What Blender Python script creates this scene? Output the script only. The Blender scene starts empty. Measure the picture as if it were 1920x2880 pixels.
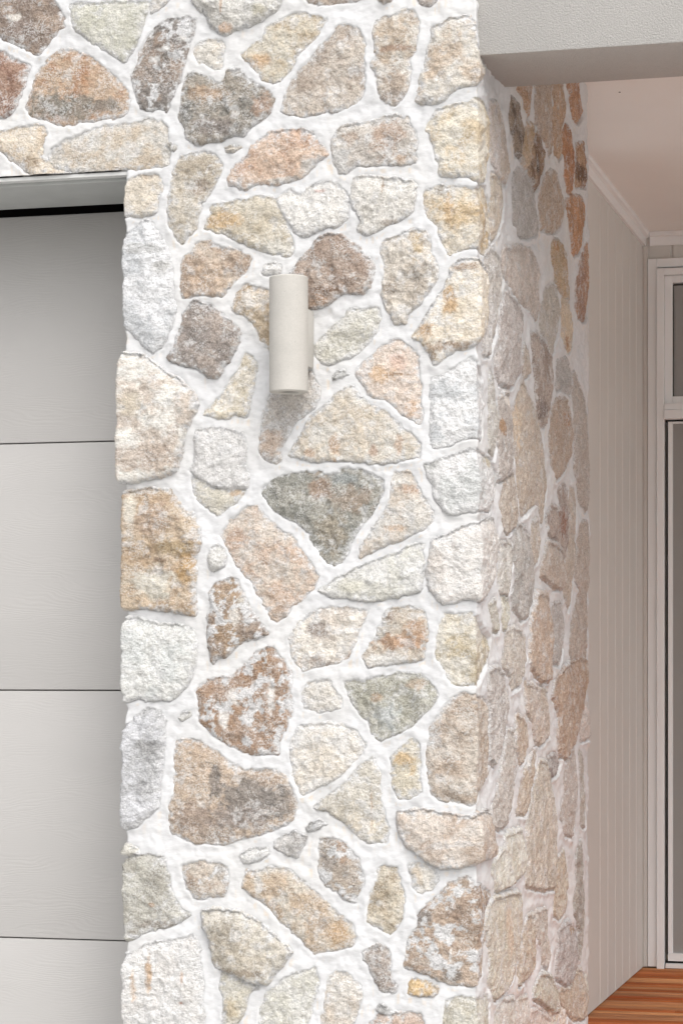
import bpy, math, random
import numpy as np

# ------------------------------------------------------------------ camera, world, sun, exposure
FPX = 6847.0                    # focal length measured in pixels of the 1920 px wide photograph
YAW = math.atan2(2766 - 960, FPX)
CAM_Z = 1.40
HOR = 1880.0
DEP = 5.48
H0 = 0.012
sa, ca = math.sin(YAW), math.cos(YAW)
FWD = np.array([-sa, ca, 0.0]); RGT = np.array([ca, sa, 0.0]); UP = np.array([0, 0, 1.0])
_lat = (1345 - 960) / FPX * DEP
CAM = np.array([H0, -H0, 0.0]) - DEP * FWD - _lat * RGT
CAM[2] = CAM_Z

S = bpy.context.scene
cd = bpy.data.cameras.new("camera"); cam = bpy.data.objects.new("camera", cd)
S.collection.objects.link(cam)
cam.location = CAM; cam.rotation_euler = (math.pi / 2, 0, YAW)
cd.sensor_fit = 'VERTICAL'; cd.sensor_height = 36.0; cd.lens = FPX / 2880 * 36.0
cd.shift_y = (HOR - 1440) / 2880
cd.clip_start = 0.05; cd.clip_end = 500
S.camera = cam

SUN_EL, SUN_AZ = 50, 148       # degrees; azimuth from +Y clockwise: the light comes from in front of the wall
w = bpy.data.worlds.new("World"); S.world = w; w.use_nodes = True
nt = w.node_tree; nt.nodes.clear()
o_ = nt.nodes.new('ShaderNodeOutputWorld'); bg = nt.nodes.new('ShaderNodeBackground')
sky = nt.nodes.new('ShaderNodeTexSky'); sky.sky_type = 'NISHITA'; sky.sun_disc = False
sky.sun_elevation = math.radians(SUN_EL); sky.sun_rotation = math.radians(SUN_AZ)
sky.dust_density = 6.0; sky.air_density = 1.0; sky.ozone_density = 1.0
hs = nt.nodes.new('ShaderNodeHueSaturation'); hs.inputs['Saturation'].default_value = 0.22
nt.links.new(sky.outputs[0], hs.inputs['Color']); nt.links.new(hs.outputs[0], bg.inputs[0])
bg.inputs[1].default_value = 0.15
nt.links.new(bg.outputs[0], o_.inputs[0])
sd_ = bpy.data.lights.new("sun", 'SUN'); sun = bpy.data.objects.new("sun", sd_)
S.collection.objects.link(sun)
sd_.energy = 0.6; sd_.angle = math.radians(75); sd_.color = (1.0, 0.985, 0.965)
_el, _az = math.radians(SUN_EL), math.radians(SUN_AZ)
from mathutils import Vector
_d = Vector((math.sin(_az) * math.cos(_el), math.cos(_az) * math.cos(_el), math.sin(_el)))
sun.rotation_euler = _d.to_track_quat('Z', 'Y').to_euler()
S.view_settings.view_transform = 'Standard'; S.view_settings.look = 'None'
S.view_settings.gamma = 1.0; S.view_settings.exposure = 0.42
S.render.engine = 'CYCLES'
S.cycles.max_bounces = 10; S.cycles.diffuse_bounces = 6

# ------------------------------------------------------------------ pixel -> wall surface
def ray(px, py):
    return FWD + (px - 960) / FPX * RGT + (HOR - py) / FPX * UP
def on_y(px, py, y0=0.0):
    r = ray(px, py); t = (y0 - CAM[1]) / r[1]; return CAM + r * t
def on_x(px, py, x0=0.0):
    r = ray(px, py); t = (x0 - CAM[0]) / r[0]; return CAM + r * t

E_ = 0.024
XL = float(on_y(366, 1200)[0])                      # left edge of the pier
ZL = float(on_y(368, 477, -0.004)[2])               # underside of the wall above the garage door
Y_END = float(on_x(1662, 1500, H0)[1])              # back end of the stone return
ZTOP = float(on_y(700, 0)[2]) + 0.25
XFAR = float(on_y(0, 300)[0]) - 0.45
def to_uz(px, py):
    if px <= 1345:
        p = on_y(px, py, -H0); X, z = p[0], p[2]
        if X > -E_: u = -E_ + (X + E_) * E_ / (E_ + H0)
        elif X < XL + E_ and z < ZL: u = XL + E_ - (XL + E_ - X) * E_ / (E_ + H0)
        else: u = X
    else:
        p = on_x(px, py, H0); Y, z = p[1], p[2]
        u = E_ - (E_ - Y) * E_ / (E_ + H0) if Y < E_ else Y
    return u, z

# ------------------------------------------------------------------ numpy noise
def _hash(ix, iy, s):
    n = (ix.astype(np.int64) * 374761393 + iy.astype(np.int64) * 668265263 + s * 2147483647) & 0xffffffff
    n = ((n ^ (n >> 13)) * 1274126177) & 0xffffffff
    n = (n ^ (n >> 16)) & 0xffffff
    return n / float(0xffffff)
def vnoise(x, y, s):
    ix = np.floor(x); iy = np.floor(y); fx = x - ix; fy = y - iy
    fx = fx * fx * fx * (fx * (fx * 6 - 15) + 10); fy = fy * fy * fy * (fy * (fy * 6 - 15) + 10)
    a = _hash(ix, iy, s); b = _hash(ix + 1, iy, s); c = _hash(ix, iy + 1, s); d = _hash(ix + 1, iy + 1, s)
    return (a + (b - a) * fx) * (1 - fy) + (c + (d - c) * fx) * fy
def fbm(x, y, size, octv, s, gain=0.5):               # 0 centred, about -1..1
    t = 0; a = 1; n = 0; f = 1 / size
    cs, sn = 0.8, 0.6
    for k in range(octv):
        t = t + a * (vnoise(x * f, y * f, s + 17 * k) * 2 - 1); n += a
        a *= gain; f *= 2.03; x, y = x * cs - y * sn + 3.1, x * sn + y * cs + 1.7
    return t / n * 1.6
def sstep(a, b, x):
    t = np.clip((x - a) / (b - a), 0, 1); return t * t * (3 - 2 * t)
def srgb(h):
    c = np.array([int(h[i:i + 2], 16) / 255 for i in (0, 2, 4)])
    return np.where(c <= 0.04045, c / 12.92, ((c + 0.055) / 1.055) ** 2.4)

# ------------------------------------------------------------------ scene helpers
def tag(o, label=None, cat=None, kind=None, group=None):
    if label: o['label'] = label
    if cat: o['category'] = cat
    if kind: o['kind'] = kind
    elif cat: o['kind'] = 'thing'
    if group: o['group'] = group
    return o
def empty(name, loc=(0, 0, 0)):
    o = bpy.data.objects.new(name, None); S.collection.objects.link(o); o.location = loc; return o
def mesh_np(name, V, Q, mat, parent=None, attrs=None, smooth=True):
    V = np.asarray(V, dtype=np.float32).copy(); Q = np.asarray(Q, dtype=np.int32)
    if parent is not None: V -= np.array(parent_base(parent), dtype=np.float32)
    me = bpy.data.meshes.new(name); k = Q.shape[1]
    me.vertices.add(len(V)); me.vertices.foreach_set('co', V.ravel())
    me.loops.add(Q.size); me.loops.foreach_set('vertex_index', Q.ravel())
    me.polygons.add(len(Q)); me.polygons.foreach_set('loop_start', np.arange(0, Q.size, k, dtype=np.int32))
    me.polygons.foreach_set('loop_total', np.full(len(Q), k, dtype=np.int32))
    me.update(calc_edges=True)
    if smooth: me.polygons.foreach_set('use_smooth', np.ones(len(Q), dtype=bool))
    for an, arr in (attrs or {}).items():
        a = me.attributes.new(an, 'FLOAT_COLOR', 'POINT')
        c4 = np.ones((len(V), 4), dtype=np.float32); c4[:, :3] = arr; a.data.foreach_set('color', c4.ravel())
    me.materials.append(mat)
    o = bpy.data.objects.new(name, me); S.collection.objects.link(o)
    if parent is not None: o.parent = parent
    return o
def parent_base(p):
    b = Vector((0, 0, 0))
    while p is not None: b += Vector(p.location); p = p.parent
    return b
class MB:
    """collects boxes and lathes into one mesh"""
    def __init__(s): s.v = []; s.f = []
    def box(s, x0, x1, y0, y1, z0, z1):
        n = len(s.v)
        s.v += [(x0,y0,z0),(x1,y0,z0),(x1,y1,z0),(x0,y1,z0),(x0,y0,z1),(x1,y0,z1),(x1,y1,z1),(x0,y1,z1)]
        s.f += [tuple(n + i for i in q) for q in ((0,3,2,1),(4,5,6,7),(0,1,5,4),(1,2,6,5),(2,3,7,6),(3,0,4,7))]
        return s
    def lathe(s, prof, cx, cy, n=64):
        b = len(s.v); m = len(prof)
        for r, z in prof:
            for k in range(n):
                a = 2 * math.pi * k / n; s.v.append((cx + r * math.cos(a), cy + r * math.sin(a), z))
        for i in range(m - 1):
            for k in range(n):
                k2 = (k + 1) % n; s.f.append((b + i*n + k, b + i*n + k2, b + (i+1)*n + k2, b + (i+1)*n + k))
        return s
    def prism(s, prof, x0, x1):                      # profile in (y, z), extruded along x
        n = len(s.v); m = len(prof)
        s.v += [(x0, y, z) for y, z in prof] + [(x1, y, z) for y, z in prof]
        s.f += [(n + i, n + (i+1) % m, n + m + (i+1) % m, n + m + i) for i in range(m)]
        s.f += [tuple(n + i for i in range(m))[::-1], tuple(n + m + i for i in range(m))]
        return s
    def build(s, name, mat, parent=None, bevel=0.0, smooth=False):
        me = bpy.data.meshes.new(name); b = parent_base(parent) if parent else Vector((0, 0, 0))
        me.from_pydata([tuple(Vector(v) - b) for v in s.v], [], s.f); me.update()
        import bmesh
        bm = bmesh.new(); bm.from_mesh(me)
        bmesh.ops.recalc_face_normals(bm, faces=bm.faces)
        if bevel:
            bmesh.ops.bevel(bm, geom=[e for e in bm.edges if len(e.link_faces) == 2 and e.calc_face_angle(0) > 0.6],
                            offset=bevel, segments=2, affect='EDGES', profile=0.5)
        bm.to_mesh(me); bm.free()
        if smooth:
            for p in me.polygons: p.use_smooth = True
            me.set_sharp_from_angle(angle=math.radians(40))
        me.materials.append(mat)
        o = bpy.data.objects.new(name, me); S.collection.objects.link(o)
        if parent: o.parent = parent
        return o

# ------------------------------------------------------------------ materials
def new_mat(name, rough=0.9, spec=0.3):
    m = bpy.data.materials.new(name); m.use_nodes = True; n = m.node_tree
    b = n.nodes['Principled BSDF']; b.inputs['Roughness'].default_value = rough
    b.inputs['Specular IOR Level'].default_value = spec
    return m, n, b
def N(n, t, **kw):
    x = n.nodes.new(t)
    for k, v in kw.items():
        if k in x.inputs: x.inputs[k].default_value = v
        else: setattr(x, k, v)
    return x
def noise(n, vec, scale, detail=6, rough=0.55, dist=0.0):
    x = N(n, 'ShaderNodeTexNoise', Scale=scale, Detail=detail, Roughness=rough, Distortion=dist)
    n.links.new(vec, x.inputs['Vector']); return x.outputs['Fac']
def mapping(n, scale=(1, 1, 1), rot=(0, 0, 0)):
    t = n.nodes.new('ShaderNodeTexCoord'); m = n.nodes.new('ShaderNodeMapping')
    m.inputs['Scale'].default_value = scale; m.inputs['Rotation'].default_value = rot
    n.links.new(t.outputs['Object'], m.inputs['Vector']); return m.outputs[0]
def rng(n, v, a, b, c, d):
    x = N(n, 'ShaderNodeMapRange'); n.links.new(v, x.inputs[0])
    for i, q in zip((1, 2, 3, 4), (a, b, c, d)): x.inputs[i].default_value = q
    return x.outputs[0]
def mixc(n, fac, a, b, mode='MIX'):
    x = n.nodes.new('ShaderNodeMix'); x.data_type = 'RGBA'; x.blend_type = mode
    for inp, v in ((x.inputs[0], fac), (x.inputs[6], a), (x.inputs[7], b)):
        if hasattr(v, 'links') or isinstance(v, bpy.types.NodeSocket): n.links.new(v, inp)
        else: inp.default_value = v if not isinstance(v, (tuple, list)) else tuple(v) + (1,) * (4 - len(v))
    return x.outputs[2]
def bump(n, b, h, strength, dist, prev=None):
    x = N(n, 'ShaderNodeBump', Strength=strength, Distance=dist); n.links.new(h, x.inputs['Height'])
    if prev is not None: n.links.new(prev, x.inputs['Normal'])
    n.links.new(x.outputs[0], b.inputs['Normal']); return x.outputs[0]
def math_(n, op, a, b_):
    x = n.nodes.new('ShaderNodeMath'); x.operation = op
    for i, v in enumerate((a, b_)):
        if isinstance(v, bpy.types.NodeSocket): n.links.new(v, x.inputs[i])
        else: x.inputs[i].default_value = v
    return x.outputs[0]

def stone_material():
    m, n, b = new_mat('rough_stone', 0.95, 0.12)
    at = N(n, 'ShaderNodeAttribute', attribute_name='col')
    vec = mapping(n); vs = mapping(n, (1.0, 1.0, 1.35), (0.35, 0.5, 0.2))
    g = noise(n, vec, 260, 3, 0.7); g2 = noise(n, vs, 75, 5, 0.62); g3 = noise(n, vec, 28, 4, 0.6)
    v1 = rng(n, g, 0.30, 0.70, 0.70, 1.26); v2 = rng(n, g2, 0.3, 0.7, 0.84, 1.15)
    v = math_(n, 'MULTIPLY', v1, v2)
    c = mixc(n, 1.0, at.outputs['Color'], v, 'MULTIPLY')
    # pale quartz and old mortar haze caught in the rough face
    wf = rng(n, g3, 0.44, 0.62, 0.1, 1.0); wf2 = rng(n, g, 0.46, 0.58, 0.0, 0.8)
    c = mixc(n, math_(n, 'MULTIPLY', math_(n, 'MULTIPLY', wf, wf2), 0.75), c, (0.62, 0.62, 0.62))
    n.links.new(c, b.inputs['Base Color'])
    p = bump(n, b, g2, 1.0, 0.009)
    bump(n, b, g, 0.8, 0.0030, p)
    return m
def mortar_material():
    m, n, b = new_mat('white_mortar', 0.95, 0.1)
    at = N(n, 'ShaderNodeAttribute', attribute_name='col')
    vec = mapping(n); vs = mapping(n, (1, 1, 2.2), (0.0, 0.6, 0.0))
    g = noise(n, vs, 55, 6, 0.6); g2 = noise(n, vec, 420, 2, 0.5); g3 = noise(n, vec, 9, 4)
    v = math_(n, 'MULTIPLY', rng(n, g, 0.3, 0.7, 0.95, 1.03), rng(n, g3, 0.3, 0.7, 0.95, 1.03))
    c = mixc(n, 1.0, at.outputs['Color'], v, 'MULTIPLY')
    n.links.new(c, b.inputs['Base Color'])
    p = bump(n, b, g, 0.3, 0.005); bump(n, b, g2, 0.25, 0.001, p)
    return m
def plain(name, col, rough=0.6, spec=0.4, var=0.04, nscale=6, bscale=None, bstr=0.2, bdist=0.001, metal=0.0):
    m, n, b = new_mat(name, rough, spec); vec = mapping(n)
    f = noise(n, vec, nscale, 5); v = rng(n, f, 0.3, 0.7, 1 - var, 1 + var)
    c = mixc(n, 1.0, tuple(col), v, 'MULTIPLY'); n.links.new(c, b.inputs['Base Color'])
    b.inputs['Metallic'].default_value = metal
    if bscale: bump(n, b, noise(n, vec, bscale, 4), bstr, bdist)
    return m

M_STONE = stone_material(); M_MORTAR = mortar_material()
# ------------------------------------------------------------------ the stones, outlined on enlarged views of the wall
TILES = dict(X=(0, 0, 1), A=(0, 0, 3.136), B=(350, 0, 3.136), C=(700, 0, 3.136), D=(1000, 0, 3.136),
             E=(320, 430, 2.6133), F=(850, 430, 2.6133), G=(320, 900, 2.6133), H=(850, 900, 2.6133),
             I=(320, 1400, 2.6133), J=(850, 1400, 2.6133), K=(320, 1850, 2.6133), L=(850, 1850, 2.6133),
             M=(320, 2280, 2.6133), N=(850, 2280, 2.6133),
             P=(1320, 220, 3.92), Q=(1320, 740, 3.92), R=(1320, 1260, 3.92), T=(1320, 1780, 3.92), U=(1320, 2330, 3.92))
# tile | outline | main colour | second colour | options: h protrusion mm, w mortar haze, v white veins, r roughness mm, b:x,y,rx,ry,colour patches
STONES = """
A|-90,-120 470,-120 480,20 540,80 560,180 570,235 500,270 450,340 350,488 290,470 130,400 0,330 -120,300|b09a88|8f7d70|r5 b:170,250,150,90,93837a b:120,150,70,30,dcd8d2
A|0,440 60,470 160,520 260,580 230,680 170,870 130,970 0,1045 -190,1000 -190,420|b28e78|8c6552|
A|580,425 640,430 760,480 880,555 970,630 1050,730 1110,800 1140,900 1125,1000 1050,1030 880,1050 700,1080 570,1105 470,1100 400,1040 250,1020 215,920 250,830 290,710 310,640 400,530 480,470|c6aa8e|b5875f|b:430,930,230,120,85857e b:680,950,220,110,8a877e b:950,930,130,70,8c867e
A|600,30 700,25 880,20 1080,10 1200,5 1310,20 1260,200 1220,340 1150,480 1095,550 1000,500 880,430 760,340 650,260 625,180|cfcfc6|b9b9ab|w.5
A|1330,0 1340,-90 1480,-90 1490,0 1400,70 1320,115 1310,70|d4cfc9|c4bcb2|
B|380,160 560,150 630,160 620,240 580,330 545,480 500,640 450,800 400,920 370,990 300,960 220,970 130,965 100,880 70,780 60,650 110,560 120,460 180,340 270,230|8f8883|a39183|v.1 b:360,430,60,25,dedede b:520,330,45,40,dedede b:270,520,60,30,e0e0e0 b:310,330,80,60,a8917e
B|600,440 650,370 740,340 850,350 880,400 860,500 850,600 820,620 740,590 650,550 610,510|d8d4cc|d0c4b4|w.7
B|590,-40 590,-100 1420,-100 1380,10 1320,90 1200,180 1090,220 980,250 890,315 820,270 760,220 740,160 690,120 640,70 600,20|d0cfcb|b3b1ac|h20 b:890,240,60,50,c29f80 b:760,60,80,60,a9a7a3 b:860,50,12,80,c8a88c b:1190,90,60,60,bdb8a4
C|380,110 500,120 600,140 700,170 620,240 610,310 530,380 440,460 370,600 280,700 200,735 100,690 32,600 -78,500 -88,470 -20,420 100,340 130,250 240,180|cfc8b8|bfae92|b:90,540,110,70,cfa97c s1
C|790,205 850,210 960,250 1000,330 1010,450 1015,600 1010,780 1000,860 880,930 760,980 600,1010 480,1040 350,1010 280,980 300,880 320,770 400,650 450,590 540,500 620,400 720,300|cabfb3|b0a193|b:600,480,80,90,a89c92
C|1380,60 1440,100 1500,190 1490,290 1450,430 1410,520 1420,620 1400,780 1360,850 1290,930 1210,910 1150,860 1130,760 1110,650 1065,590 1070,550 1110,480 1100,390 1075,310 1100,190 1200,140 1300,110|d6d2cb|bba994|b:1280,425,180,28,a98a72 b:1290,700,120,130,b39e8a b:1270,850,100,60,a3968c
C|470,-90 1050,-90 980,-10 760,20 620,45 500,20|c5b4a4|b09a88|
C|1120,-60 1280,-60 1240,10 1190,25 1140,10|c0b0a2|b09a88|
D|520,-60 710,-60 690,20 640,60 560,40|b8aaa0|a09082|
D|660,240 740,210 820,160 900,150 1000,140 1045,190 1070,300 1085,380 1110,480 1140,560 1140,660 1080,740 1000,760 870,790 780,870 700,900 590,930 530,900 540,820 570,650 600,600 620,440 650,340|d8d2c8|c4b19c|b:640,880,100,40,a39c94 b:880,140,80,15,a08468 h18
A|0,1150 100,1130 250,1100 330,1100 415,1165 380,1260 350,1400 340,1545 150,1558 0,1575 -190,1580 -190,1180|dccfbc|c4ad8e|b:240,1450,100,70,b29c80
A|560,1230 700,1170 850,1110 1050,1090 1150,1075 1330,1045 1430,1060 1470,1140 1480,1250 1500,1330 1490,1465 1155,1495 440,1535 430,1480 410,1390 440,1310|d0cdc7|c2b39f|b:490,1320,70,90,b9b6b2 b:470,1510,50,25,c0946a s1
A|1460,1270 1520,1260 1555,1310 1530,1345 1470,1310|b5b0a6|a8a298|
B|550,650 600,640 680,650 760,690 800,740 870,710 890,610 990,600 1050,670 1180,750 1260,790 1320,870 1290,960 1230,1050 1120,1110 1060,1200 950,1200 820,1250 700,1265 610,1270 550,1230 520,1120 480,1040 490,900 500,800 530,720|a9a093|8a8780|h20 r6 b:740,820,160,90,bd9f80 b:1220,930,90,110,b0917a b:800,1120,200,80,938984 b:560,1000,60,120,7f7f7c
B|880,1300 940,1285 1020,1290 960,1340 890,1345|c8c0b4|b8ac98|
E|470,30 540,5 640,-20 740,0 790,70 780,150 740,240 700,300 640,380 620,460 610,560 540,620 500,670 440,620 400,540 385,440 390,340 410,220 440,100|cbc3b5|b2a693|b:620,250,80,60,a8998a
X|700,418 719,399 732,386 761,370 802,365 853,364 885,380 891,402 910,411 917,437 891,453 879,472 853,497 840,503 771,522 726,514 684,533 642,522 640,499 657,468 695,434|d5b9a2|c49f84|w.5 b:870,470,30,24,cfccc8 b:800,505,50,10,c0bdb8
C|840,1110 960,1090 1080,1070 1180,1020 1300,1015 1400,1030 1420,1110 1470,1170 1485,1290 1460,1360 1470,1440 1320,1460 1200,1450 1060,1470 960,1460 880,1490 840,1540 780,1530 740,1440 725,1330 730,1230 770,1150|c9c2ba|bdb5ad|b:1220,1230,130,180,b99b84 b:880,1210,70,60,b29c8a b:1340,1380,80,70,c4a486 b:800,1400,80,120,c6c6c6
X|1204,341 1223,306 1261,297 1332,287 1342,271 1367,293 1380,322 1379,383 1372,446 1368,510 1350,518 1330,500 1300,497 1237,493 1226,461 1212,400 1203,376 1195,360|dbd4c4|cdba9a|h16
F|890,270 1010,230 1100,240 1250,250 1350,230 1375,330 1390,450 1400,600 1380,700 1350,760 1310,720 1230,700 1150,725 1070,750 1020,680 1000,600 985,540 900,450 885,360|d8cebc|c9b088|b:1010,280,60,50,a1988c b:1070,380,40,110,cfae80 h10
F|370,190 500,165 590,185 700,190 820,210 830,320 800,400 790,450 740,480 640,520 560,570 460,605 390,565 420,500 380,420 350,340 360,250|d9d7d3|c5c2bc|h18 w.4 b:640,510,70,25,b0a498 b:590,250,10,60,b39878
F|0,300 60,230 200,200 300,250 340,330 340,470 250,540 120,570 0,620 -60,590 -130,500 -170,440 -190,330 -100,260|dddcda|cfcdca|w.6 b:130,275,50,14,dcbcb4
E|730,370 860,360 960,340 1050,310 1200,340 1240,420 1260,500 1290,600 1320,720 1290,760 1150,745 1000,690 920,655 800,600 650,550 690,470 700,400|cfc6b3|b8ac95|b:800,490,140,70,cfac78 b:1180,690,120,60,d2d0c8
E|155,160 250,150 330,160 350,220 345,300 310,380 315,440 200,460 140,480 100,440 80,380 80,340 100,290 100,240 125,200|d6ccbc|b8a690| h14
E|200,500 250,490 290,540 340,620 380,700 420,800 430,900 430,1000 440,1120 440,1200 410,1320 350,1420 290,1465 230,1440 150,1360 130,1270 110,1180 100,1080 90,960 80,840 90,720 110,620 150,550|dee1e7|bcc1c8|r5 b:230,700,140,50,b9bbbd b:350,840,70,50,b5b5b3 h15
E|600,650 700,650 780,680 900,710 1010,770 980,860 900,930 840,1000 780,1070 720,1050 650,1040 560,1060 490,1070 480,960 480,850 490,780 560,730|cdbba8|b49d88|r6 w.3 b:700,900,130,90,c8ad92
E|1070,880 1100,820 1180,800 1240,840 1220,900 1110,910|dcdcdc|d0d0d0|w.6
X|550,845 580,855 618,882 657,912 674,947 664,981 647,1012 624,1040 607,1065 580,1057 557,1040 505,1026 469,1011 485,975 504,925 515,880 535,852|b3a59b|988e88|h18
X|687,797 718,805 770,815 775,900 770,1003 745,975 725,940 707,905 680,885 650,870 655,850 665,825|cdb99c|b79c76|b:715,840,40,30,dcd4c8
X|942,656 976,675 1011,698 1041,732 1049,767 1045,794 1015,830 976,822 957,830 926,855 873,874 840,860 820,780 817,763 840,735 870,700 890,671 915,662|bfab9c|a08a7a|h20 r5 b:900,845,30,18,b39276 b:930,815,35,8,8c6a4c
F|580,640 700,600 820,560 920,580 940,700 970,820 990,920 920,1020 850,1120 760,1190 750,1260 660,1250 620,1150 575,1060 590,950 600,850 570,750|d6cec3|bdb1a2|h18 r8 b:830,680,60,110,c9b083 b:840,880,130,80,aca296 b:650,1000,70,50,aa9b8b
F|1090,830 1150,790 1240,775 1300,800 1350,860 1360,960 1350,1150 1340,1300 1300,1400 1160,1440 1060,1500 960,1565 930,1480 870,1390 800,1360 860,1270 900,1200 1000,1060 1060,960 1080,900|dfd2bc|e0dad0|s2 b:1170,830,110,60,a68c74 b:1090,1080,60,120,d2a86e b:1080,1420,200,45,a08468 b:900,1300,70,70,d0a878 b:950,1500,50,50,96784f h21
F|330,1150 560,1130 570,1230 540,1310 480,1400 400,1480 200,1560 110,1530 80,1470 90,1400 140,1350 240,1260|d0cfc9|c2c0b4|w.4
H|560,200 640,150 700,140 780,190 850,260 865,400 870,560 875,700 860,780 780,730 700,680 620,600 500,560 420,450 380,370 440,320 520,250|dac9bb|d2bfb2|w.4 b:580,400,110,60,dab386 b:700,300,60,80,dcb8a4 b:800,640,50,60,d2b090 b:690,400,120,12,a98660
H|945,430 1050,380 1150,320 1240,270 1290,300 1330,420 1345,600 1330,800 1320,900 1280,860 1200,880 1060,930 960,955 935,920 930,750 940,600 935,500|e0e2e6|bfc4ca|r4 h13
H|200,420 250,380 310,375 330,400 260,430 210,440|d0d2d2|c0c2c2|
H|260,520 310,490 370,490 420,560 500,620 620,690 720,780 830,860 865,930 850,1010 700,1050 560,1060 400,1040 250,1030 80,1045 -100,1000 -60,900 10,800 60,700 160,620 220,570|d0ccc4|c6baa8|b:240,930,40,90,c6a584 b:60,985,50,40,c6a584 b:710,920,35,110,c9ab90 b:520,960,30,40,c8a890 w.4
G|130,240 230,270 310,330 380,390 500,450 570,530 610,620 590,690 540,780 510,880 490,1000 450,1110 350,1150 200,1180 80,1200 50,1150 45,1000 40,850 45,700 60,550 60,420 90,300|cdbfb2|d8d6d0|r4 b:330,1020,220,110,bda998 b:150,620,70,90,d0c4ae h27
G|960,240 1010,260 1050,330 1030,450 1010,560 1000,650 980,720 870,700 820,725 700,710 640,700 700,630 790,540 830,470 900,370 930,300|d6cbb4|dcd8d0|w.3
G|600,800 740,790 880,810 950,850 960,960 950,1060 985,1150 970,1240 860,1230 740,1220 640,1180 550,1110 600,1000 590,880|d5d5d6|c9c9cb|w.3 h18
G|565,1150 650,1190 750,1240 850,1235 960,1250 900,1330 770,1440 700,1410 620,1340 570,1260|cecabf|c4bfb0|b:890,1270,50,30,ccae8c
G|1130,560 1180,430 1440,360 1490,480 1500,560 1470,640 1380,700 1310,780 1270,860 1220,960 1215,1040 1170,1060 1110,1040 1060,980 1070,860 1080,760 1110,650|c8c1ba|b0a9a4|b:1150,880,90,110,c6ae9a
X|364,1390 370,1381 417,1375 467,1373 490,1395 505,1425 540,1450 563,1500 565,1530 550,1560 550,1600 546,1645 546,1700 550,1733 504,1725 454,1718 397,1714 347,1714 339,1668 347,1614 347,1568 354,1515 352,1469 358,1420|ccb79c|b59b7c|r7 b:440,1640,60,50,d2d0c4 b:525,1590,30,55,c69d5c b:430,1460,70,50,bfa48c b:370,1430,16,50,d8d3c6 b:490,1540,60,20,b89f74 b:450,1575,25,8,8f7358 h21
I|70,880 200,890 350,930 520,940 590,980 600,1100 590,1230 560,1350 490,1440 420,1500 300,1490 200,1480 140,1500 95,1430 85,1300 85,1100 60,980|d8dad9|c3c8c9|r5 h20
I|700,370 760,340 800,380 820,450 800,510 720,550 690,480 690,420|d5d5d3|c8c8c6|w.5
I|840,580 900,600 930,680 980,780 1020,850 1060,920 1130,1010 1060,1030 960,1050 870,1120 800,1175 740,1190 725,1230 700,1160 685,1060 685,900 705,800 700,700 740,640|9c8878|ad9274|h18 v.2 b:890,880,50,70,dcdad6 b:820,1020,90,60,a18566 b:950,760,35,90,bdb8ae b:980,925,80,50,a89788
I|960,60 1040,60 1100,130 1200,220 1310,290 1370,370 1430,470 1500,570 1460,680 1400,730 1310,800 1270,870 1200,910 1140,900 1100,800 1050,720 1010,640 940,550 880,460 820,350 770,280 820,200 900,110|d2c5b8|c6ab95|b:900,300,90,80,c4a288 b:1250,860,80,40,aa9a8a
X|803,1332 850,1325 881,1325 934,1332 965,1317 1003,1317 1041,1332 1076,1348 1072,1390 1057,1424 1030,1466 1011,1484 984,1534 969,1572 938,1597 911,1580 892,1549 869,1511 852,1484 817,1465 760,1431 737,1394 729,1378 752,1355|aaa89e|8f9088|r6 b:900,1370,35,40,ac8e76 b:990,1400,60,40,a69482 b:930,1500,45,60,a39884 b:965,1345,40,20,98a0a2
X|1106,1332 1152,1325 1168,1359 1187,1390 1213,1436 1217,1465 1194,1492 1125,1515 1049,1549 1003,1572 1011,1538 1049,1484 1076,1446 1095,1394 1099,1351|d2cec8|c6b7a6|b:1150,1375,30,12,c8a588 b:1110,1485,30,12,cfae8c
H|880,1070 1000,1020 1150,975 1250,950 1330,980 1390,1010 1430,1130 1420,1300 1380,1420 1330,1400 1250,1410 1100,1430 1040,1410 970,1330 960,1240 920,1160|dedfe2|c2c6c8|r4 b:950,1070,70,40,a8aaa8 b:1370,1040,30,40,bfae86 h19
J|945,310 1080,260 1200,210 1320,170 1400,150 1425,250 1420,450 1400,600 1350,710 1300,770 1240,740 1120,770 1020,785 960,720 920,680 915,560 935,420|dedcdb|c9c2bd|r4 h25
J|880,330 890,480 875,680 760,720 600,750 480,760 350,740 200,730 115,690 200,610 350,540 480,480 600,440 760,370|d3d4d3|c9c9c2|b:350,650,100,50,c6c4b6 h18
X|871,1725 900,1712 926,1706 980,1706 1030,1718 1022,1744 1003,1786 992,1817 980,1851 938,1867 896,1878 850,1888 844,1886 817,1848 808,1798 833,1752|d2c7bc|dad4cb|r5 b:893,1772,32,24,9e9087 b:890,1860,38,26,a19389 b:975,1850,30,14,b8a08a
J|620,820 760,790 870,820 910,900 915,1000 890,1120 880,1180 800,1210 640,1230 480,1250 430,1180 480,1100 540,1020 570,900|c9bcab|b8b2a9|b:720,1060,190,70,c4966e b:820,980,70,90,c09a78 b:600,1190,170,50,dcdcda b:640,870,70,50,a99585
J|1030,840 1130,850 1240,830 1310,890 1340,960 1390,1010 1390,1150 1340,1300 1300,1390 1240,1380 1100,1380 1050,1300 1010,1230 960,1150 980,1010 1010,920|dad5c9|bfb194|r5 h9
X|760,1817 794,1855 814,1894 814,1900 817,2003 798,2049 785,2091 783,2127 752,2122 699,2122 649,2103 603,2072 557,2034 553,1984 550,1934 588,1911 645,1903 687,1873 718,1832|b59a85|a88668|v.42 b:630,2020,14,30,dedede b:655,1960,25,20,dddddd b:760,1960,12,50,dedede
L|20,190 100,170 190,165 240,240 285,330 280,370 180,400 60,390 0,370 -20,280|dad8d5|c9c4bc|w.3
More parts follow.
